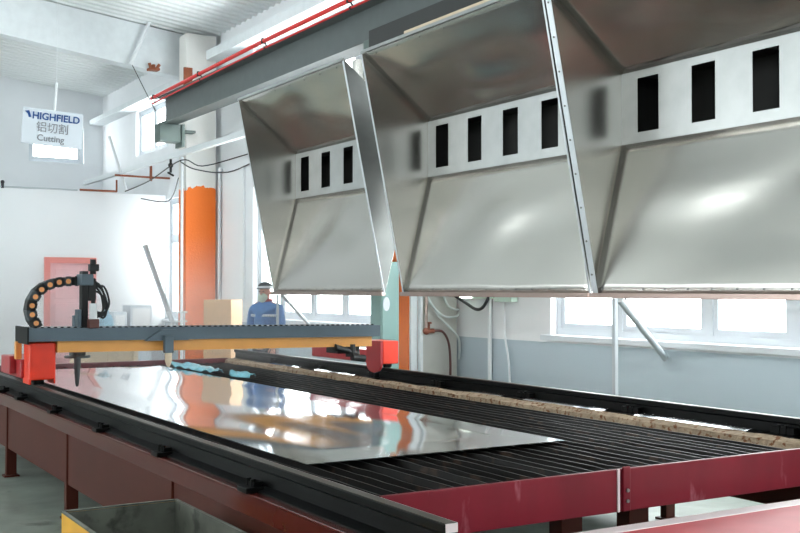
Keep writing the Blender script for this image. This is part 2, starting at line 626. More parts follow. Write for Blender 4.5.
# inner supports
for x, y_ in ((3.62, 4.35), (4.08, 4.35), (3.7, 7.9), (3.7, 11.0)):
    MB().box(x - .07, x + .07, y_ - .05, y_ + .05, 0, .52, .004).build('leg', 'maroon', T)
for y_ in (4.35, 6.3, 7.9, 9.5, 11.0, 12.6):
    MB().box(2.245, 5.355, y_ - .03, y_ + .03, .52, .618).build('cross_bearer', 'black', T)
MB().box(2.3, 5.3, 6.4, 13.2, .34, .36).box(2.3, 5.3, 6.4, 6.42, .36, .5).build('slag_tray', 'black', T)
fb = MB().box(2.245, 5.42, 3.86, 3.884, .60, .80, .004).build('front_beam', 'redbeam', T)
MB().box(3.522, 3.536, 3.852, 3.862, .60, .802, .003).build('weld_bead', 'palepaint', fb)
MB().box(3.552, 3.60, 3.848, 3.862, .60, .812, .006).build('joint_plate', 'redbeam', fb)
for z in (.65, .70):
    MB().cyl((3.577, 3.848, z), (3.577, 3.840, z), .009, 8).build('bolt', 'rivet', fb)
MB().box(2.245, 5.36, 13.16, 13.24, .60, .76, .006).build('rear_beam', 'redbeam', T)
# crusted ledge along the far inner side
mb = MB()
n = 150
rows = []
for i in range(n + 1):
    y_ = 3.95 + (13.15 - 3.95) * i / n
    j = lambda k: noise.noise(Vector((y_ * 3.1, k * 7.7, 0))) * .012 + noise.noise(Vector((y_ * 11, k * 3.1, 4))) * .008
    rows.append([mb.bm.verts.new(p) for p in ((5.358, y_, .60), (5.315 + j(1), y_, .61), (5.30 + j(2), y_, .68 + j(6)), (5.305 + j(3), y_, .735 + j(4)), (5.358, y_, .76 + j(5) * .6))])
for A, B in zip(rows, rows[1:]):
    for k in range(5):
        mb.bm.faces.new((A[k], A[(k + 1) % 5], B[(k + 1) % 5], B[k]))
mb.bm.faces.new(rows[0])
mb.bm.faces.new(list(reversed(rows[-1])))
mb.build('slag_ledge', 'crust', T)
for ya, yb in ((4.72, 5.72), (6.05, 7.0), (7.3, 7.75), (9.85, 10.75), (11.15, 11.95)):
    MB().obox((5.415, ya, .762), (5.415, yb, .762), (1, 0, .18), .07, .006).build('pale_strip', 'sheet', T)  # added polished strips, tilted to mirror the bright windows
# slats: thin steel strips on edge running the length of the bed
ns = 31
for i in range(ns):
    x = 2.285 + i * (5.24 - 2.285) / (ns - 1) + random.uniform(-.006, .006)
    mb = MB()
    prev = None
    seg = 60
    lean = random.uniform(-.012, .012)
    for k in range(seg + 1):
        y_ = 3.945 + (13.15 - 3.945) * k / seg
        wob = noise.noise(Vector((y_ * .8, i * 3.3, 1))) * .006
        top = .712 + noise.noise(Vector((y_ * 5.5, i * 2.7, 5))) * .007
        xs = x + wob
        q = [mb.bm.verts.new(p) for p in ((xs - .004, y_, .62), (xs + .004, y_, .62), (xs + .004 + lean, y_, top), (xs - .004 + lean, y_, top))]
        if prev:
            for a in range(4):
                mb.bm.faces.new((prev[a], prev[(a + 1) % 4], q[(a + 1) % 4], q[a]))
        else:
            mb.bm.faces.new(q)
        prev = q
    mb.bm.faces.new(list(reversed(prev)))
    mb.build('slat', 'slat', T)
# rails with clamps
for rx in (RN, RF):
    pr = [(rx - .062, TZ), (rx + .062, TZ), (rx + .062, TZ + .010), (rx + .010, TZ + .024), (rx + .008, TZ + .086), (rx + .027, TZ + .098), (rx + .027, TZ + .126), (rx + .022, TZ + .13),
          (rx - .022, TZ + .13), (rx - .027, TZ + .126), (rx - .027, TZ + .098), (rx - .008, TZ + .086), (rx - .010, TZ + .024), (rx - .062, TZ + .010)]
    r = MB().prism(pr, 'Y', TY0, TY1).build('rail', 'black', T)
    MB().box(rx - .022, rx + .022, TY0 + .001, TY1 - .001, TZ + .13, TZ + .1325).build('rail_head', 'railhead', r)
    MB().box(rx + .0221, rx + .0265, TY0 + .001, TY1 - .001, TZ + .1262, TZ + .1315).build('worn_glint', 'palepaint', r) if rx == RN else None  # pale bar for the worn inner edge, its highlight put into the colour
    MB().box(rx - .024, rx + .024, TY0 - .004, TY0 + .002, TZ + .1, TZ + .131).build('rail_end', 'palepaint', r)
    for s in (-1, 1):
        ys = [4.63, 5.87, 7.08, 8.31, 9.46, 10.2, 11.4, 12.5] if rx == RN else [4.54, 5.89, 7.15, 8.47, 9.69, 10.93, 12.14]
        big = rx == RF and s == -1
        zc = 0
        for cy in ys:
            cx = rx + s * .075
            tz = TZ + zc
            hl, h2 = (.11, .075) if big else (.055, .05)
            c = MB().box(cx - .045, cx + .045, cy - hl, cy + hl, tz + .001, tz + .028, .004).box(cx - s * .02 - .025, cx - s * .02 + .025, cy - hl * .8, cy + hl * .8, tz + .028, tz + h2, .004).build('rail_clamp', 'black', T)
            for q in (-.025, .025):
                MB().cyl((cx, cy + q, tz + .028), (cx, cy + q, tz + h2 + .012), .012, 6).build('bolt', 'black', c)

# the sheet being cut
mb = MB()
nx, ny = 64, 240
g = []
for t in (0, 1):
    L_ = []
    for i in range(nx + 1):
        R_ = []
        for j in range(ny + 1):
            x = 2.535 + 1.735 * i / nx
            y_ = 5.14 + 7.53 * j / ny
            ed = min(1.0, min(i, nx - i) / 10.0, min(j, ny - j) / 12.0)
            z = .726 + .0035 * t + ed * (.006 + .017 * noise.noise(Vector((x * 1.5, y_ * .45, 2.0))) + .002 * noise.noise(Vector((x * 3.2, y_ * 1.0, 9))))
            R_.append(mb.bm.verts.new((x, y_, z + .002)))
        L_.append(R_)
    g.append(L_)
for i in range(nx):
    for j in range(ny):
        mb.bm.faces.new((g[1][i][j], g[1][i + 1][j], g[1][i + 1][j + 1], g[1][i][j + 1]))
        mb.bm.faces.new((g[0][i][j], g[0][i][j + 1], g[0][i + 1][j + 1], g[0][i + 1][j]))
for i in range(nx):
    mb.bm.faces.new((g[0][i][0], g[0][i + 1][0], g[1][i + 1][0], g[1][i][0]))
    mb.bm.faces.new((g[0][i][ny], g[1][i][ny], g[1][i + 1][ny], g[0][i + 1][ny]))
for j in range(ny):
    mb.bm.faces.new((g[0][0][j], g[1][0][j], g[1][0][j + 1], g[0][0][j + 1]))
    mb.bm.faces.new((g[0][nx][j], g[0][nx][j + 1], g[1][nx][j + 1], g[1][nx][j]))
tag(mb.build('metal_sheet', 'sheet', smooth=True), 'large shiny aluminium sheet lying on the dark slats of the table', 'metal sheet')


def film(pts, w, lab):
    mb = MB()
    rows = []
    for i in range(41):
        t = i / 40 * (len(pts) - 1)
        k = min(int(t), len(pts) - 2)
        p = Vector(pts[k]).lerp(Vector(pts[k + 1]), t - k)
        R_ = []
        for j in range(9):
            a = (j / 8 - .5) * w * (0.35 + 0.65 * math.sin(PI * (i + 2) / 44))
            h = abs(noise.noise(Vector((p.y * 4, j * .8, 3)))) * .07 + .03 * math.cos(PI * (j / 8 - .5)) + .008
            R_.append(mb.bm.verts.new((p.x + a, p.y + .3 * a, p.z + h)))
        rows.append(R_)
    for A, B in zip(rows, rows[1:]):
        for j in range(8):
            mb.bm.faces.new((A[j], A[j + 1], B[j + 1], B[j]))
    o = tag(mb.build('plastic_film', 'film', smooth='all'), lab, 'plastic film')
    so = o.modifiers.new('thickness', 'SOLIDIFY')
    so.thickness = .003


film([(4.36, 12.55, .725), (4.46, 12.0, .725), (4.42, 11.1, .725)], .24, 'long crumpled strip of pale blue plastic film along the edge of the metal sheet')
film([(4.46, 10.85, .72), (4.52, 10.45, .72)], .17, 'small scrap of cyan plastic film on the slats, nearer than the long strip')

# ------------------------------------------------------------------ gantry
GX0, GX1 = 1.975, 5.27
G = thing('cutting_gantry', 'gantry bridge with slate cover over an amber beam spanning the cutting table', 'gantry', (3.65, 9.35, .855))


def gz(x):
    return -.03 * (x - 3.6) / 3.3      # the bridge sags a little to its far end


mb = MB()
mb.obox((GX0, 9.32, 1.262 + gz(GX0)), (GX1, 9.32, 1.262 + gz(GX1)), (0, 1, 0), .44, .108)
cover = mb.build('bridge_cover', 'cover', G)
mb = MB()
pr = [(GX0 + .03, 1.308 + gz(GX0))]
for i in range(60):
    x = GX0 + .04 + i * .0535
    z = 1.317 + gz(x)
    pr += [(x, z), (x + .008, z + .010), (x + .022, z + .010), (x + .030, z)]
pr.append((pr[-1][0] + .01, 1.308 + gz(GX1)))
mb.prism(pr, 'Y', 9.102, 9.118)
mb.build('gear_rack', 'black', cover)
MB().box(GX0 - .012, GX0, 9.09, 9.55, 1.2, 1.34).build('end_cap', 'black', cover)
MB().obox((2.22, 9.33, 1.158 + gz(2.2)), (GX1 - .06, 9.33, 1.158 + gz(GX1)), (0, 1, 0), .34, .094).build('bridge_beam', 'orange', G)
# feet: near and far end boxes over the rails, and end carriages behind them
fo = MB().box(2.005, 2.215, 9.19, 9.42, .90, 1.208, .012).build('end_foot', 'redorange', G)
MB().box(2.0, 2.02, 9.2, 9.42, .865, .91, .004).box(2.2, 2.215, 9.2, 9.42, .865, .91, .004).build('rail_guard', 'redorange', fo)
MB().cyl((2.06, 9.3, .884), (2.14, 9.3, .884), .03, 16).build('wheel', 'black', fo)
ec = MB().box(1.985, 2.2, 9.43, 10.25, .90, 1.06, .012).build('end_carriage', 'crimson', G)
MB().box(1.93, 1.985, 9.62, 9.8, .93, 1.08, .01).build('drive_motor', 'crimson', ec)
MB().box(1.945, 1.995, 9.44, 9.5, 1.06, 1.21, .006).build('bracket', 'orange', ec)
mbx = MB()
mbx.box(5.452, 5.635, 9.36, 9.70, .90, 1.13, .01)
fo2 = mbx.build('end_foot', 'redorange', G)
# rounded crimson cheek on the table side of the far foot
pr = []
for a in range(13):
    t = PI + PI * a / 12
    pr.append((9.505 + .145 * math.cos(t), .90 + .09 * math.sin(t)))
pr = pr + [(9.65, 1.13), (9.36, 1.13)]
MB().prism(pr, 'X', 5.424, 5.451).build('cheek_plate', 'crimson', fo2)
MB().cyl((5.55, 9.5, .884), (5.62, 9.5, .884), .03, 16).build('wheel', 'black', fo2)
MB().box(5.45, 5.64, 9.71, 10.95, .90, 1.03, .012).build('end_carriage', 'crimson', G)
hm = MB().box(4.86, 5.10, 9.2, 9.45, 1.03, 1.10, .01).cyl((4.80, 9.15, 1.10), (5.08, 9.2, 1.02), .03, 12).cyl((5.0, 9.2, 1.0), (5.0, 9.2, 1.12), .05, 12).build('drive_motor', 'rubber', G)
MB().cyl((4.98, 9.14, 1.0), (5.12, 9.14, .98), .035, 12).build('motor_shaft', 'rubber', hm)

# main torch carriage with its slide, motor and loops of cable
C1 = thing('torch_carriage', 'tall black torch carriage with white motor and looping cables on the gantry', 'torch carriage', (2.48, 9.1, 1.318))
MB().box(2.41, 2.46, 9.12, 9.22, 1.32, 1.80, .006).box(2.46, 2.53, 9.13, 9.24, 1.55, 1.74, .01).build('slide', 'rubber', C1)
MB().box(2.395, 2.50, 9.1, 9.26, 1.68, 1.775, .008).build('chain_mount', 'cover', C1)
MB().cyl((2.515, 9.18, 1.775), (2.515, 9.18, 1.90), .025, 12).box(2.48, 2.56, 9.15, 9.21, 1.80, 1.86, .006).build('cable_gland', 'rubber', C1)
mo = MB().cyl((2.485, 9.06, 1.40), (2.485, 9.06, 1.53), .032, 18).build('motor', 'motor', C1, smooth=True)
MB().cyl((2.485, 9.06, 1.53), (2.485, 9.06, 1.57), .018, 12).build('motor_cap', 'rubber', mo)
MB().box(2.445, 2.53, 9.03, 9.1, 1.325, 1.40, .006).build('motor_bracket', 'brown', C1)
for k, (bx, bz) in enumerate(((.05, .0), (.07, -.03), (.035, -.05), (.085, .01), (.06, -.07))):
    MB().tube([(2.52, 9.17, 1.72 - .02 * k), (2.55 + bx * .5, 9.13, 1.66 + bz), (2.545 + bx, 9.1, 1.53 + bz), (2.52 + bx * .8, 9.08, 1.45 + bz * .6), (2.50, 9.06, 1.40 + .02 * k)], .009, 7).build('cable', 'rubber', C1, smooth=True)
MB().box(2.37, 2.40, 9.1, 9.2, 1.33, 1.48, .006).build('side_plate', 'cover', C1)
# torch head hanging under the bridge
MB().box(2.45, 2.53, 9.545, 9.60, 1.08, 1.42, .004).build('drop_arm', 'cover', C1)
th = MB().cyl((2.49, 9.57, 1.05), (2.49, 9.57, 1.07), .11, 20).cyl((2.49, 9.57, 1.07), (2.49, 9.57, 1.11), .07, 18).build('torch_disc', 'steelgrey', C1)
MB().lathe((2.49, 9.57, .80), [(.008, 0), (.016, .02), (.022, .08), (.03, .2), (.03, .25)], 14).build('torch_nozzle', 'steelgrey', th, smooth=True)

C2 = thing('torch_carriage', 'slate wedge shaped second torch carriage with a cream nozzle at mid bridge', 'torch carriage', (3.13, 9.05, 1.21))
MB().prism([(2.93, 1.205), (3.33, 1.205), (3.21, 1.30), (3.08, 1.30)], 'Y', 9.07, 9.095).build('wedge_plate', 'cover', C2)
MB().box(3.09, 3.17, 9.02, 9.07, 1.10, 1.25, .005).build('torch_holder', 'cover', C2)
MB().lathe((3.13, 9.045, .98), [(.01, 0), (.02, .02), (.03, .05), (.032, .12)], 14).build('torch_nozzle', 'wood', C2, smooth=True)

# cable chain arch
CH = thing('cable_chain', 'arched black cable chain with orange discs on the near end of the gantry', 'cable chain', (2.06, 9.3, 1.318))
arc = [(2.085, 1.335), (2.04, 1.40), (2.022, 1.475), (2.036, 1.55), (2.075, 1.62), (2.135, 1.67), (2.21, 1.70), (2.285, 1.712), (2.36, 1.716), (2.42, 1.716)]
for i, ((xa, za), (xb, zb)) in enumerate(zip(arc, arc[1:])):
    a, b = Vector((xa, 9.30, za)), Vector((xb, 9.30, zb))
    d_ = (b - a).normalized()
    lk = MB()
    lk.obox(a - d_ * .006, b + d_ * .006, (0, 1, 0), .13, .072)
    nrm = d_.cross(Vector((0, 1, 0)))
    lk.obox(a + d_ * .02 + Vector((0, -.066, 0)), b - d_ * .012 + Vector((0, -.066, 0)), (0, 1, 0), .008, .084)
    l_ = lk.build('chain_link', 'chain' if i % 2 else 'rubber', CH)
    if i < 8:
        c = a.lerp(b, .5)
        MB().cyl((c.x, 9.23, c.z), (c.x, 9.222, c.z), .021, 18).build('pivot_disc', 'disc', l_)

# ------------------------------------------------------------------ fume hoods
BX, BZ, TX, TZ2 = 6.05, 1.605, 5.53, 4.14
SXX, SZ0, SZ1 = 6.37, 2.87, 3.475


def bolt_proto(parent):
    mb = MB()
    mb.cyl((0, 0, 0), (-.008, 0, 0), .008, 8)
    for v in mb.bm.verts:
        v.co += ORG[parent.name]
    return mb.build('rivet', 'rivet', parent)


def hood(yl, yr, label, slots, wl, wr):
    """yl = far side (left in the picture), yr = near side"""
    H = thing('fume_hood', label, 'fume hood', (BX, (yl + yr) / 2, BZ), 'galvanised fume hoods over the table')
    t = .004

    def panel(name, p, q, amp, m='hood'):
        a, b = Vector((p[0], 0, p[1])), Vector((q[0], 0, q[1]))
        mb = MB()
        nu, nv = 24, 14
        n_ = (b - a).cross(Vector((0, 1, 0))).normalized()
        G_ = []
        for i in range(nu + 1):
            row = []
            for j in range(nv + 1):
                e = math.sin(PI * i / nu) * math.sin(PI * j / nv)
                bul = e * (amp * noise.noise(Vector((i * .16 + j * .1 + yl * 3, j * .2, p[0]))) + .006)
                c = a.lerp(b, j / nv) + n_ * bul
                row.append(mb.bm.verts.new((c.x, yl + (yr - yl) * i / nu, c.z)))
            G_.append(row)
        for i in range(nu):
            for j in range(nv):
                mb.bm.faces.new((G_[i][j], G_[i + 1][j], G_[i + 1][j + 1], G_[i][j + 1]))
        o = mb.build(name, m, H, smooth='all')
        so = o.modifiers.new('thickness', 'SOLIDIFY')
        so.thickness = t
        so.offset = 0
        return o
    panel('upper_panel', (TX, TZ2), (SXX, SZ1), .11)
    panel('lower_panel', (SXX, SZ0), (BX, BZ), .045)
    holes = [(c - .122, c + .122, 2.957, 3.41) for c in slots]
    sp = holed(MB(), 'X', SXX, t, yr, yl, SZ0, SZ1, holes).build('slot_panel', 'hoodslot', H)
    # the duct box behind the slots
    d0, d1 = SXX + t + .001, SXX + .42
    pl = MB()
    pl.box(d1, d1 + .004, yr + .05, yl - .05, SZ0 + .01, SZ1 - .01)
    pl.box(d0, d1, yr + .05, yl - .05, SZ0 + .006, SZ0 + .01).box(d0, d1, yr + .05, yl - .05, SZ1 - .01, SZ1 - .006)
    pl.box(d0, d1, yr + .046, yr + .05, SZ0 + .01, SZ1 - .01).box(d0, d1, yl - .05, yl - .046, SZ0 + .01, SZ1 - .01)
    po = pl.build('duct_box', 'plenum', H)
    MB().cyl((6.585, (yl + yr) / 2, SZ1 - .02), (6.585, (yl + yr) / 2, 4.5), .13, 24).build('exhaust_duct', 'hood', H, smooth=True)
    side = [(BX, BZ), (SXX, SZ0), (SXX, SZ1), (TX, TZ2)]
    MB().prism(side, 'Y', yl - t, yl).build('side_panel', 'hood', H)
    MB().prism(side, 'Y', yr, yr + t).build('side_panel', 'hoodshade', H)
    ml = Vector((BX, 0, BZ))
    mt = Vector((TX, 0, TZ2))
    out = Vector((-.979, 0, -.201)) * .004
    for yy, s, w in ((yl, -1, wl), (yr, 1, wr)):
        a = ml + out + Vector((0, yy + s * w * .48, 0))
        b = mt + out + Vector((0, yy + s * w * .48, 0))
        MB().obox(a, b, (0, 1, 0), w, .005).build('edge_flange', 'hoodtrim', H)
    MB().box(BX - .045, BX + .004, yr, yl, BZ - .03, BZ + .012, .003).build('bottom_lip', 'lip', H)
    MB().obox(mt + Vector((0, yr, .0)), mt + Vector((0, yl, .0)), (.2, 0, 1), .035, .02).build('top_flange', 'hoodslot', H)
    pr_ = bolt_proto(H)
    first = True
    spots = []
    nb = 13
    for i in range(nb):
        y_ = yr + .1 + (yl - yr - .2) * i / (nb - 1)
        u = .045
        spots.append((BX + u * .244, y_, BZ + u))
    for i in range(9):
        f_ = (i + .6) / 9.2
        for yy, s, w in ((yl, -1, wl), (yr, 1, wr)):
            if w > .03:
                c = ml.lerp(mt, f_) + out * 1.6
                spots.append((c.x, yy + s * w * .48, c.z))
    for i in range(7):
        y_ = yr + .25 + (yl - yr - .5) * i / 6
        spots.append((TX + .05, y_, TZ2 - .045))
    o0 = ORG[H.name]
    for k, sp_ in enumerate(spots):
        loc = Vector(sp_) - o0
        if k == 0:
            pr_.location = loc
        else:
            c = pr_.copy()
            COL.objects.link(c)
            c.parent = H
            c.location = loc
    return H


def slots_for(yl):
    return [yl - .275 - .605 * i for i in range(5)]


hood(13.28, 10.34, 'smallest looking galvanised fume hood, farthest of the three, above the man', slots_for(13.28), .022, .03)
hood(9.958, 6.93, 'middle galvanised fume hood between the far hood and the largest near one', slots_for(9.958), .024, .02)
hood(6.905, 3.86, 'largest looking galvanised fume hood, cut off by the right edge of the photo', slots_for(6.865), .065, .03)

# posts and braces that carry the hoods
tag(MB().box(6.07, 6.107, 6.67, 6.707, 0, 1.573, .004).build('support_post', 'pipegrey'), 'slim grey post under the corner of the largest hood', 'post')
tag(MB().box(6.07, 6.10, 13.22, 13.25, 0, 1.573, .004).build('support_post', 'pipegrey'), 'thin grey post under the far hood, beside the man', 'post')
tag(MB().cyl((6.13, 6.68, 1.57), (WX - .05, 7.9, .965), .032, 16).build('diagonal_brace', 'pipegrey', smooth=True), 'grey tube brace slanting from the largest hood down to the window wall', 'brace')
tag(MB().cyl((6.13, 13.19, 1.57), (WX - .04, 15.8, 1.03), .025, 14).build('diagonal_brace', 'pipegrey', smooth=True), 'thin grey brace slanting down to the right beside the man', 'brace')

# ------------------------------------------------------------------ crane runway and roof fittings
CB = thing('crane_beam', 'heavy grey steel crane runway beam sloping across the top of the picture', 'beam', (6.6, 11.0, 4.66))
bx = 6.6
pr = [(bx - .15, 4.66), (bx + .15, 4.66), (bx + .15, 4.685), (bx + .012, 4.69), (bx + .012, 5.13), (bx + .17, 5.135), (bx + .17, 5.16), (bx - .17, 5.16), (bx - .17, 5.135), (bx - .012, 5.13), (bx - .012, 4.69), (bx - .15, 4.685)]
MB().prism(pr, 'Y', -6.8, 19.25).build('i_section', 'steelgrey', CB)
MB().box(bx - .04, bx + .04, -6.8, 19.2, 5.161, 5.21, .004).build('crane_rail', 'black', CB)
tag(MB().box(6.39, 6.80, 18.98, 19.27, 4.33, 4.655, .01).box(6.80, 6.85, 18.95, 19.32, 4.25, 4.655).box(6.81, 7.3, 19.6, 19.798, 4.61, 4.655).box(6.81, 6.85, 19.32, 19.6, 4.61, 4.655).build('beam_corbel', 'corbel'), 'grey green steel corbel holding the far end of the crane beam', 'bracket')
tag(MB().box(6.39, 7.2, 11.2, 11.45, 4.33, 4.655, .01).box(7.2, 7.28, 11.2, 11.698, 4.25, 4.655).build('beam_corbel', 'corbel'), 'corbel under the crane beam behind the middle hood', 'bracket')
for k, (x, z, r_) in enumerate(((6.385, 5.235, .03), (6.408, 5.142, .014))):
    R = thing('conductor_rail', ['thick upper red conductor rail along the top of the crane beam', 'thin lower red conductor rail along the edge of the crane beam'][k], 'conductor rail', (x, 11, z))
    MB().cyl((x, -6.5, z), (x, 14.5, z), r_, 10).cyl((x, 14.5, z), (x, 19.45, z - .07), r_, 10).build('bar', 'redpipe', R, smooth=True)
    for y_ in (9.0, 11.8, 14.4, 17.0, 19.3):
        zz = z if y_ < 14.5 else z - .07 * (y_ - 14.5) / 4.95
        MB().box(x - r_ * 1.1, x + r_ * 1.1, y_ - .02, y_ + .02, zz - r_ * 1.1, zz + r_ * 1.4, .003).build('clip', 'rubber', R)
        if k == 0:
            MB().cyl((x + .02, y_, zz - .02), (x + .07, y_, 5.15), .01, 8).build('hanger', 'rubber', R)
HB = tag(MB().box(5.66, 5.72, 3.8, 10.02, 4.165, 4.40, .004).box(5.72, 6.2, 9.9, 9.98, 4.165, 4.40).build('hood_shade_bar', 'shadebar'), 'dark shade bar over the top edge of the middle hood', 'beam')  # dark bar added to fill the shaded band below the crane beam
tag(MB().box(5.60, 5.65, 5.0, 9.2, 4.17, 4.22).build('timber_batten', 'wood'), 'pale timber batten lying along the top of the middle hood', 'batten')

tag(MB().box(6.98, 7.075, 13.5, 26.4, 4.16, 4.26, .004).build('cable_channel', 'pipewhite'), 'white steel cable channel sloping across under the crane beam', 'cable channel')
tag(MB().box(7.12, 7.29, 19.75, 19.798, 5.16, 5.88, .006).build('rusty_plate', 'rust'), 'rust brown plate at the column top above the crane beam', 'plate')
tag(MB().box(6.6, 6.8, 20.2, 20.398, 5.86, 5.90).cyl((6.65, 20.3, 5.9), (6.62, 20.3, 6.0), .03, 8).cyl((6.76, 20.3, 5.9), (6.82, 20.3, 5.99), .03, 8).cyl((6.7, 20.28, 5.88), (6.7, 20.3, 5.97), .04, 8).build('rusty_clamp', 'rust'), 'rust brown clamp on the lower edge of the white roof beam', 'clamp')
tag(MB().cyl((6.25, 20.3, 5.93), (6.62, 20.3, 6.80), .035, 12).build('roof_strut', 'pipewhite', smooth=True), 'white slanting strut in front of the deep roof beam', 'strut')
tag(MB().tube([(6.28, 20.32, 5.95), (6.5, 20.2, 5.45), (6.68, 20.1, 5.05)], .008).build('stay_wire', 'cable'), 'thin dark stay wire hanging below the roof beam', 'wire')
# hanging sign
S = thing('hanging_sign', 'white hanging sign with blue and grey lettering', 'sign', (4.475, 19.0, 4.1))
TH, TR = math.radians(-4), math.radians(3.5)
SM = Matrix.Rotation(TH, 3, 'Z') @ Matrix.Rotation(TR, 3, 'Y')
SO = Vector((4.475, 19.0, 4.1))


def on_sign(mb):
    for v in mb.bm.verts:
        v.co = SM @ v.co + SO
    return mb


board = on_sign(MB().box(-.50, .50, -.012, .012, 0, .62, .004)).build('board', 'signboard', S)


def lettering(txt, x, z, size, m, bold=0.0, sx=1.0):
    cu = bpy.data.curves.new('lettering', 'FONT')
    cu.body = txt
    cu.size = size
    cu.extrude = .002
    cu.offset = bold
    cu.align_x = 'CENTER'
    cu.materials.append(M[m])
    tmp = bpy.data.objects.new('lettering', cu)
    COL.objects.link(tmp)
    bpy.context.view_layer.update()
    me = bpy.data.meshes.new_from_object(tmp.evaluated_get(bpy.context.evaluated_depsgraph_get()))
    bpy.data.objects.remove(tmp)
    me.materials.clear()
    me.materials.append(M[m])
    o = bpy.data.objects.new('lettering', me)
    COL.objects.link(o)
    o.parent = S
    o.location = SM @ Vector((x, -.0165, z))
    o.rotation_euler = (SM @ Matrix.Rotation(PI / 2, 3, 'X')).to_euler()
    o.scale = (sx, 1, 1)
    return o


lettering('HIGHFIELD', .05, .44, .165, 'signblue', .004, .98)
lettering('\u94dd\u5207\u5272', .0, .24, .19, 'signgrey', .0, .95)
lettering('Cutting', -.02, .075, .15, 'signgrey', .001, 1.0)
on_sign(MB().prism([(-.47, .55), (-.40, .57), (-.36, .46), (-.40, .45), (-.42, .51)], 'Y', -.018, -.0125)).build('emblem', 'signblue', S)
MB().cyl((4.53, 19.0, 4.70), (4.56, 19.0, 5.2), .022, 10).build('hanger_rod', 'pipewhite', S)
MB().cyl((4.56, 19.0, 5.19), (4.57, 19.0, roofz(4.5) - .03), .003, 6).build('hanger_wire', 'pipewhite', S)

# pipes, cables along the wall behind
tag(MB().cyl((7.10, 19.78, .0), (7.10, 19.78, 4.16), .028, 10).build('conduit_pipe', 'pipewhite', smooth=True), 'white conduit down the left edge of the orange column', 'pipe')
tag(MB().cyl((7.845, 19.76, .0), (7.845, 19.76, 3.95), .03, 10).sph((7.84, 19.72, 3.95), .05).build('conduit_pipe', 'pipewhite', smooth=True), 'white conduit down the right edge of the orange column', 'pipe')
for k, pts in enumerate(([(6.95, 22.9, 3.74), (7.02, 21.5, 3.85), (7.02, 19.6, 4.08), (7.4, 19.5, 3.98), (7.8, 18.5, 4.1), (7.84, 16.5, 4.15)],
                         [(7.0, 19.6, 4.05), (7.3, 19.6, 3.92), (7.8, 19.2, 3.86), (7.84, 17.6, 4.0), (7.84, 15.8, 4.2)],
                         [(7.3, 22.9, 3.6), (7.6, 22.0, 3.5), (7.0, 19.7, 3.75)])):
    tag(MB().tube(pts, .012, 6).build('wall_cable', 'cable', smooth=True), ['dark cable sagging past the white top of the orange column', 'lower dark cable drooping across the white wall right of the orange column', 'grey cable drooping from the partition to the column'][k], 'cable')
tag(MB().cyl((6.7, 22.8, 4.07), (7.33, 22.8, 4.06), .022, 8).cyl((7.33, 22.8, 4.06), (WX, 22.8, 4.06), .022, 8).cyl((7.48, 22.8, 3.98), (7.48, 22.8, 4.37), .03, 8).build('water_pipe', 'rust', smooth=True), 'rust red pipe with a short riser above the partition', 'pipe')
tag(MB().cyl((6.0, 22.95, 3.735), (6.5, 22.95, 3.735), .022, 8).cyl((6.78, 22.95, 3.72), (6.78, 22.95, 3.98), .02, 8).cyl((6.5, 22.95, 3.735), (6.78, 22.95, 3.735), .022, 8).build('water_pipe', 'rust', smooth=True), 'rust red pipe lying on top of the partition', 'pipe')
tag(MB().tube([(4.2, 23.06, 3.74), (4.8, 23.06, 3.735), (5.5, 23.06, 3.74), (5.98, 23.06, 3.735)], .018, 6).build('wall_cable', 'pipegrey'), 'grey cable along the top of the partition above the red door', 'cable')
tag(MB().cyl((4.47, 23.06, 3.701), (4.47, 23.06, 3.80), .03, 8).sph((4.47, 23.06, 3.83), .04).build('cable_insulator', 'cable'), 'small dark insulator standing on the partition top', 'insulator')
tag(MB().cyl((7.02, 20.2, 4.158), (7.02, 20.2, 3.90), .025, 8).sph((7.02, 20.2, 4.04), .05).cyl((6.96, 20.2, 3.90), (7.08, 20.2, 3.84), .02, 8).build('cable_hook', 'rubber'), 'black hook hanging from the white cable channel left of the column', 'hook')
tag(MB().cyl((6.98, 22.9, 3.75), (6.60, 22.9, 4.9), .03, 8).build('roof_strut', 'pipewhite'), 'white slanting strut rising above the partition', 'strut')
tag(MB().cyl((7.10, 22.0, 2.56), (7.86, 22.0, .5), .055, 12).build('leaning_pole', 'pipegrey', smooth=True), 'grey pole leaning near the far window left of the column', 'pole')
tag(MB().box(WX - .05, WX - .002, 18.6, 19.6, 1.45, 3.9, .01).build('wall_panel', 'white'), 'white flat panel on the wall right of the orange column', 'panel')

# second column: board with hoses and valve
B = thing('service_board', 'grey service board on the column under the middle hood', 'board', (7.55, 11.6, 0))
MB().box(7.34, 7.86, 11.60, 11.66, .02, 2.2, .006).build('panel', 'backboard', B)
MB().box(7.30, 7.34, 11.59, 11.66, .02, 2.2, .004).build('edge_strip', 'pipewhite', B)
HV = thing('valve_pipe', 'copper coloured pipe with valve at the left edge of the grey board', 'valve', (7.36, 11.55, 1.1))
MB().cyl((7.36, 11.55, 1.12), (7.36, 11.55, 1.56), .02, 12).build('pipe', 'lip', HV, smooth=True)
MB().cyl((7.33, 11.55, 1.12), (7.47, 11.55, 1.12), .03, 12).sph((7.36, 11.55, 1.12), .045).cyl((7.40, 11.55, 1.12), (7.40, 11.55, 1.22), .014, 8).box(7.37, 7.43, 11.53, 11.57, 1.21, 1.235, .004).build('valve', 'rust', HV, smooth=True)
tag(MB().tube([(7.47, 11.55, 1.12), (7.57, 11.5, 1.11), (7.66, 11.5, .98), (7.69, 11.5, .75), (7.70, 11.52, .45), (7.70, 11.56, .05)], .016, 8).build('air_hose', 'brown', smooth=True), 'dark brown hose drooping from the valve down the grey board', 'hose')
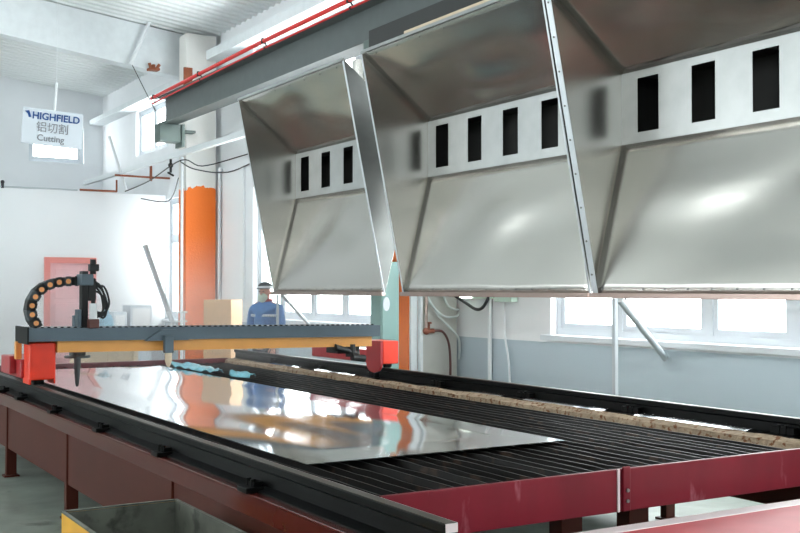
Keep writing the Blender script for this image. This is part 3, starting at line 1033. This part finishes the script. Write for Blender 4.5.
for k, pts in enumerate(([(7.38, 11.56, 1.56), (7.46, 11.5, 1.40), (7.60, 11.48, 1.30), (7.78, 11.5, 1.30), (7.85, 11.55, 1.34)],
                         [(7.62, 11.56, 1.58), (7.66, 11.5, 1.44), (7.76, 11.5, 1.39), (7.85, 11.55, 1.39)],
                         [(7.40, 11.56, 1.53), (7.52, 11.5, 1.30), (7.72, 11.48, 1.12), (7.83, 11.5, .98), (7.85, 11.54, .75)])):
    tag(MB().tube(pts, .014, 8).build('air_hose', 'clearhose', smooth=True), ['pale hose looping across the top of the grey board', 'short pale hose curving at the upper right of the grey board', 'pale hose sagging lowest across the grey board'][k], 'hose')
tag(MB().tube([(7.66, 11.5, 1.62), (7.80, 11.3, 1.47), (7.80, 11.1, 1.40), (7.80, 10.95, 1.42), (7.82, 10.85, 1.55), (7.84, 10.8, 1.75)], .02, 8).build('power_cable', 'cable', smooth=True), 'thick black cable looping under the middle hood', 'cable')
L = thing('wall_lamp', 'pale green tube lamp on the wall under the middle hood', 'lamp', (7.83, 11.1, 1.5))
MB().box(WX - .08, WX - .002, 10.78, 11.45, 1.53, 1.575, .004).build('housing', 'tubelamp', L)
MB().cyl((WX - .1, 11.43, 1.545), (WX - .1, 11.2, 1.545), .016, 10).build('tube', 'tube', L)
tag(MB().box(WX - .1, WX - .002, 10.36, 10.71, 1.495, 1.56, .006).build('junction_box', 'tubelamp'), 'small grey green box on the wall beside the tube lamp', 'box')
tag(MB().cyl((7.86, 10.88, .0), (7.86, 10.88, 1.9), .026, 12).build('wall_pipe', 'pipewhite', smooth=True), 'thicker white vertical pipe on the grey dado right of the service board', 'pipe')
tag(MB().tube([(7.84, 10.56, 1.49), (7.845, 10.55, 1.1), (7.85, 10.47, .7), (7.85, 10.46, .0)], .013, 8).build('wall_pipe', 'pipewhite', smooth=True), 'thin white pipe bending slightly down from the small wall box', 'pipe')

# green cabinet behind the gantry end
K = thing('control_cabinet', 'pale green control cabinet with a white oval badge behind the gantry end', 'cabinet', (6.62, 11.45, 0))
MB().box(6.55, 6.81, 11.3, 11.55, .05, 1.98, .008).build('body', 'green', K)
MB().box(6.565, 6.795, 11.285, 11.3, .12, 1.94, .004).build('door', 'green', K)
bd = MB()
pr = [(6.62 + .045 * math.cos(2 * PI * k / 28), 1.47 + .085 * math.sin(2 * PI * k / 28)) for k in range(28)]
bd.prism(pr, 'Y', 11.278, 11.285)
bd.build('badge', 'signboard', K)
MB().box(6.57, 6.79, 11.32, 11.53, 0, .05).build('plinth', 'black', K)

# ------------------------------------------------------------------ things on the floor
BN = thing('steel_bin', 'yellow steel bin with a scuffed grey inside, beside the maroon table', 'bin', (1.54, 4.5, 0))
bx0, bx1, by0, by1, bz = 1.262, 1.812, 3.85, 5.11, .62
MB().box(bx0, bx1, by0, by1, .04, .055).box(bx0, bx0 + .006, by0, by1, .055, bz).box(bx1 - .006, bx1, by0, by1, .055, bz).box(bx0 + .006, bx1 - .006, by0, by0 + .006, .055, bz).box(bx0 + .006, bx1 - .006, by1 - .006, by1, .055, bz).build('shell', 'yellow', BN)
MB().box(bx0 + .0065, bx0 + .01, by0 + .01, by1 - .01, .056, bz - .002).box(bx1 - .01, bx1 - .0065, by0 + .01, by1 - .01, .056, bz - .002).box(bx0 + .01, bx1 - .01, by0 + .0065, by0 + .01, .056, bz - .002).box(bx0 + .01, bx1 - .01, by1 - .01, by1 - .0065, .056, bz - .002).box(bx0 + .01, bx1 - .01, by0 + .01, by1 - .01, .056, .06).build('liner', 'binin', BN)
MB().box(bx0 - .004, bx0 + .012, by0, by1, bz, bz + .008).box(bx1 - .012, bx1 + .004, by0, by1, bz, bz + .008).box(bx0 + .012, bx1 - .012, by1 - .012, by1 + .004, bz, bz + .008).box(bx0 + .012, bx1 - .012, by0 - .004, by0 + .012, bz, bz + .008).build('rim', 'binin', BN)
for x in (bx0 + .05, bx1 - .05):
    for y_ in (by0 + .06, by1 - .06):
        MB().box(x - .03, x + .03, y_ - .03, y_ + .03, 0, .04).build('foot', 'yellow', BN)

RB = thing('steel_bench', 'glossy red steel bench with a pale edge in the near right corner', 'bench', (4.2, 3.2, 0))
MB().box(2.75, 6.0, 2.6, 3.47, .585, .62, .004).build('top', 'redbench', RB)
MB().box(2.75, 6.0, 3.47, 3.56, .585, .622, .004).build('edge_strip', 'palepaint', RB)
for x in (2.82, 5.9):
    for y_ in (2.68, 3.46):
        MB().box(x - .03, x + .03, y_ - .03, y_ + .03, 0, .585).build('leg', 'redbench', RB)
MB().box(2.8, 5.95, 2.64, 2.66, .45, .585).box(2.8, 5.95, 3.49, 3.51, .45, .585).build('apron', 'redbench', RB)

# cardboard boxes stacked beside the man
for k, (h0, lab) in enumerate(((0, 'brown cardboard box at the bottom of the stack beside the man'), (.5, 'brown cardboard box in the middle of the stack beside the man'), (1.0, 'brown cardboard box on top of the stack beside the man'))):
    bxo = thing('cardboard_box', lab, 'box', (6.10, 15.2, h0), 'stacked cardboard boxes')
    w = .218
    MB().box(6.10 - w, 6.10 + w, 15.2 - w, 15.2 + w, h0 + .001, h0 + .492, .006).rot(PI / 4, (6.10, 15.2, 0)).build('carton', 'card', bxo)
    MB().box(6.10 - .03, 6.10 + .03, 15.2 - w - .001, 15.2 + w + .001, h0 + .4, h0 + .4935).rot(PI / 4, (6.10, 15.2, 0)).build('tape', 'tape', bxo)

tag(MB().lathe((5.73, 20.0, 0), [(.12, 0), (.13, .02), (.13, 1.05), (.10, 1.15), (.045, 1.2), (.04, 1.27)], 20).build('gas_cylinder', 'bluecyl', smooth=True), 'blue green gas cylinder behind the gantry near the red door', 'gas cylinder')


def machine(x0, x1, y0, y1, h, lab):
    m_ = thing('machine_cabinet', lab, 'cabinet', ((x0 + x1) / 2, (y0 + y1) / 2, 0))
    MB().box(x0, x1, y0, y1, .06, h, .01).build('housing', 'cabgrey', m_)
    MB().box(x0 + .04, x1 - .04, y0 - .012, y0, h * .45, h - .06, .004).build('door', 'motor', m_)
    MB().box(x0 + .02, x1 - .02, y0 + .02, y1 - .02, 0, .06).build('plinth', 'cabgrey', m_)


machine(5.92, 6.18, 20.2, 20.7, 1.22, 'narrow pale grey machine cabinet right of the blue cylinder')
machine(6.24, 6.66, 20.2, 20.7, 1.34, 'wider pale grey machine cabinet left of the leaning pole')
ST = thing('pipe_stand', 'low pale pipe stand beside the orange column', 'stand', (6.85, 19.3, 0))
for x in (6.72, 6.98):
    MB().cyl((x, 19.3, 0), (x, 19.3, 1.24), .018, 8).build('upright', 'pipegrey', ST)
for z in (.6, 1.05, 1.22):
    MB().cyl((6.64, 19.3, z), (7.04, 19.3, z), .014, 8).build('crossbar', 'pipegrey', ST)
PLT = thing('wooden_crate', 'pale plywood crate on the floor beyond the far end of the table', 'crate', (4.2, 15.2, 0))
MB().box(3.95, 4.75, 15, 15.6, .1, .86, .006).build('panel', 'wood', PLT)
for x in (3.99, 4.35, 4.71):
    MB().box(x - .035, x + .035, 14.985, 15.0, .1, .86).build('batten', 'wood', PLT)
    MB().box(x - .035, x + .035, 15.02, 15.58, 0, .1).build('skid', 'wood', PLT)

# ------------------------------------------------------------------ the man behind the gantry
PX, PY = 6.14, 13.75
FA = math.radians(-34)     # facing the camera, turned a little to his right


def skin(name, pts, edges, m, parent, root=0, sub=2):
    """pts: (x right of the body, y forward, z, radius x, radius y)"""
    R_ = Matrix.Rotation(math.atan2(.40, .917) * -1 + PI + FA, 3, 'Z')
    me = bpy.data.meshes.new(name)
    me.from_pydata([R_ @ Vector(p[:3]) + Vector((PX, PY, 0)) - ORG[parent.name] for p in pts], edges, [])
    me.update()
    o = bpy.data.objects.new(name, me)
    COL.objects.link(o)
    o.parent = parent
    sk = o.modifiers.new('Skin', 'SKIN')
    sk.use_smooth_shade = True
    me.skin_vertices.new() if not me.skin_vertices else None
    for i, p in enumerate(pts):
        sv = me.skin_vertices[0].data[i]
        sv.radius = (p[3], p[4])
        sv.use_root = (i == root)
    sb = o.modifiers.new('Subdivision', 'SUBSURF')
    sb.levels = sb.render_levels = sub
    me.materials.append(M[m])
    ORG[o.name] = ORG[parent.name].copy()
    return o


MAN = thing('person', 'man in a blue work jacket, dark cap and pale face mask behind the gantry', 'person', (PX, PY, 0))
pts = [(0, 0, .92, .15, .11), (0, 0, 1.10, .14, .10), (0, -.01, 1.28, .16, .11), (0, -.01, 1.42, .13, .09), (0, 0, 1.47, .055, .055), (0, .01, 1.53, .06, .065), (0, .02, 1.60, .078, .095), (0, .01, 1.68, .072, .088), (0, .0, 1.73, .04, .05)]
edges = [(i, i + 1) for i in range(8)]
for s in (-1, 1):
    b = len(pts)
    pts += [(s * .19, -.01, 1.40, .06, .06), (s * .24, -.02, 1.14, .045, .045), (s * .24, .10, .93, .036, .036), (s * .235, .15, .85, .03, .022)]
    edges += [(3, b), (b, b + 1), (b + 1, b + 2), (b + 2, b + 3)]
    hb = b + 3
    for k, (dx, ln) in enumerate(((-.033, .075), (-.011, .085), (.011, .08), (.033, .065))):
        f0 = len(pts)
        pts += [(s * .235 + dx, .18, .80, .010, .010), (s * .235 + dx, .185, .80 - ln * .5, .009, .009), (s * .235 + dx, .165, .80 - ln, .007, .007)]
        edges += [(hb, f0), (f0, f0 + 1), (f0 + 1, f0 + 2)]
    f0 = len(pts)
    pts += [(s * .235 - s * .05, .175, .84, .011, .011), (s * .235 - s * .065, .195, .79, .008, .008)]
    edges += [(hb, f0), (f0, f0 + 1)]
    b = len(pts)
    pts += [(s * .095, 0, .84, .085, .09), (s * .10, .02, .48, .058, .06), (s * .105, -.01, .10, .042, .042), (s * .11, .02, .045, .04, .035), (s * .12, .15, .035, .04, .025)]
    edges += [(0, b), (b, b + 1), (b + 1, b + 2), (b + 2, b + 3), (b + 3, b + 4)]
body = skin('body', pts, edges, 'skin', MAN)
# clothes
pts = [(0, 0, .84, .185, .14), (0, 0, 1.10, .175, .13), (0, -.01, 1.28, .195, .135), (0, -.01, 1.41, .165, .115), (0, 0, 1.46, .11, .095), (0, 0, 1.51, .085, .085)]
edges = [(0, 1), (1, 2), (2, 3), (3, 4), (4, 5)]
for s in (-1, 1):
    b = len(pts)
    pts += [(s * .205, -.01, 1.385, .08, .08), (s * .255, -.02, 1.14, .064, .064), (s * .25, .09, .945, .052, .052)]
    edges += [(3, b), (b, b + 1), (b + 1, b + 2)]
jk = skin('jacket', pts, edges, 'jacket', MAN)
pts = [(0, 0, .93, .165, .125)]
edges = []
for s in (-1, 1):
    b = len(pts)
    pts += [(s * .097, 0, .82, .105, .11), (s * .102, .02, .48, .078, .08), (s * .106, -.01, .09, .065, .065)]
    edges += [(0, b), (b, b + 1), (b + 1, b + 2)]
skin('trousers', pts, edges, 'trousers', MAN)
for s in (-1, 1):
    skin('boot', [(s * .108, -.02, .12, .055, .055), (s * .11, 0, .05, .055, .05), (s * .122, .16, .042, .052, .038)], [(0, 1), (1, 2)], 'boots', MAN)
RM = Matrix.Rotation(math.atan2(.40, .917) * -1 + PI + FA, 3, 'Z')


def wear(mb, name, m, parent, smooth='all'):
    for v in mb.bm.verts:
        v.co = RM @ v.co + Vector((PX, PY, 0))
    return mb.build(name, m, parent, smooth=smooth)


mb = MB().sph((0, .005, 1.665), .10, (1.0, 1.18, .88), 22)
geom = [v for v in mb.bm.verts if v.co.z < 1.648]
bmesh.ops.delete(mb.bm, geom=geom, context='VERTS')
cap = wear(mb, 'cap', 'cap', MAN)
pr = [(.10 * math.cos(t), .075 + .10 * math.sin(t)) for t in [PI * k / 10 for k in range(11)]]
wear(MB().prism(pr, 'Z', 1.648, 1.658), 'brim', 'cap', cap, False)
mb = MB()
ring = 28
for r0, z0, r1, z1 in ((.1025, 1.652, .1005, 1.69),):
    A = [mb.bm.verts.new((r0 * math.cos(2 * PI * k / ring), .005 + r0 * 1.18 * math.sin(2 * PI * k / ring), z0)) for k in range(ring)]
    B_ = [mb.bm.verts.new((r1 * math.cos(2 * PI * k / ring), .005 + r1 * 1.18 * math.sin(2 * PI * k / ring), z1)) for k in range(ring)]
    for k in range(ring):
        mb.bm.faces.new((A[k], A[(k + 1) % ring], B_[(k + 1) % ring], B_[k]))
bo = wear(mb, 'cap_band', 'stripe', cap)
so = bo.modifiers.new('thickness', 'SOLIDIFY')
so.thickness = .004
wear(MB().sph((0, .072, 1.53), .074, (.95, .8, .95), 18), 'face_mask', 'mask', MAN)
wear(MB().lathe((0, .0, 1.47), [(.085, 0), (.10, .015), (.095, .045), (.075, .05)], 20), 'scarf', 'crimson', MAN)
for s in (-1, 1):
    wear(MB().sph((s * .03, .105, 1.615), .011, (1.2, .6, .7), 10), 'eye', 'eye', body)
    wear(MB().sph((s * .083, .0, 1.595), .028, (.35, .7, 1.1), 10), 'ear', 'skin', body)
wear(MB().sph((0, .118, 1.59), .016, (.8, 1, 1.4), 10), 'nose', 'skin', body)
mb = MB()
for k in range(15):
    t = PI * (.12 + .76 * k / 14)
    a0 = (.215 * math.cos(t), .152 * math.sin(t))
    if k:
        q = [mb.bm.verts.new(p) for p in ((pa[0], pa[1], 1.27), (a0[0], a0[1], 1.27), (a0[0], a0[1], 1.305), (pa[0], pa[1], 1.305))]
        mb.bm.faces.new(q)
    pa = a0
so_ = wear(mb, 'stripe', 'stripe', jk)
so = so_.modifiers.new('thickness', 'SOLIDIFY')
so.thickness = .005

# thin smoke from the cutting, hanging over the far half of the table
sm = bpy.data.materials.new('cutting smoke')
sm.use_nodes = True
nt = sm.node_tree
nt.nodes.remove(nt.nodes['Principled BSDF'])
vs = nt.nodes.new('ShaderNodeVolumeScatter')
vs.inputs['Color'].default_value = (0.96, 0.98, 1.0, 1)
geo = nt.nodes.new('ShaderNodeNewGeometry')
sp3 = nt.nodes.new('ShaderNodeSeparateXYZ')
nt.links.new(geo.outputs['Position'], sp3.inputs[0])


def ramp(axis, a, b):
    r = nt.nodes.new('ShaderNodeMapRange')
    r.interpolation_type = 'SMOOTHSTEP'
    r.inputs['From Min'].default_value, r.inputs['From Max'].default_value = a, b
    nt.links.new(sp3.outputs[axis], r.inputs[0])
    return r.outputs[0]


cur = None
for rr in (ramp(2, 2.5, .9), ramp(1, 8.2, 11.0), ramp(1, 18.8, 16.0), ramp(0, .7, 2.0), ramp(0, 6.9, 5.5)):
    if cur is None:
        cur = rr
        continue
    mm = nt.nodes.new('ShaderNodeMath')
    mm.operation = 'MULTIPLY'
    nt.links.new(cur, mm.inputs[0])
    nt.links.new(rr, mm.inputs[1])
    cur = mm.outputs[0]
mm = nt.nodes.new('ShaderNodeMath')
mm.operation = 'MULTIPLY'
mm.inputs[1].default_value = 0.085
nt.links.new(cur, mm.inputs[0])
nt.links.new(mm.outputs[0], vs.inputs['Density'])
vs.inputs['Anisotropy'].default_value = 0.2
nt.links.new(vs.outputs[0], nt.nodes['Material Output'].inputs['Volume'])
tag(MB().box(0.6, 7.0, 8.2, 18.9, .8, 2.55).build('cutting_smoke', sm), 'thin pale cutting smoke hanging in the air behind the gantry', 'smoke', None, 'stuff')
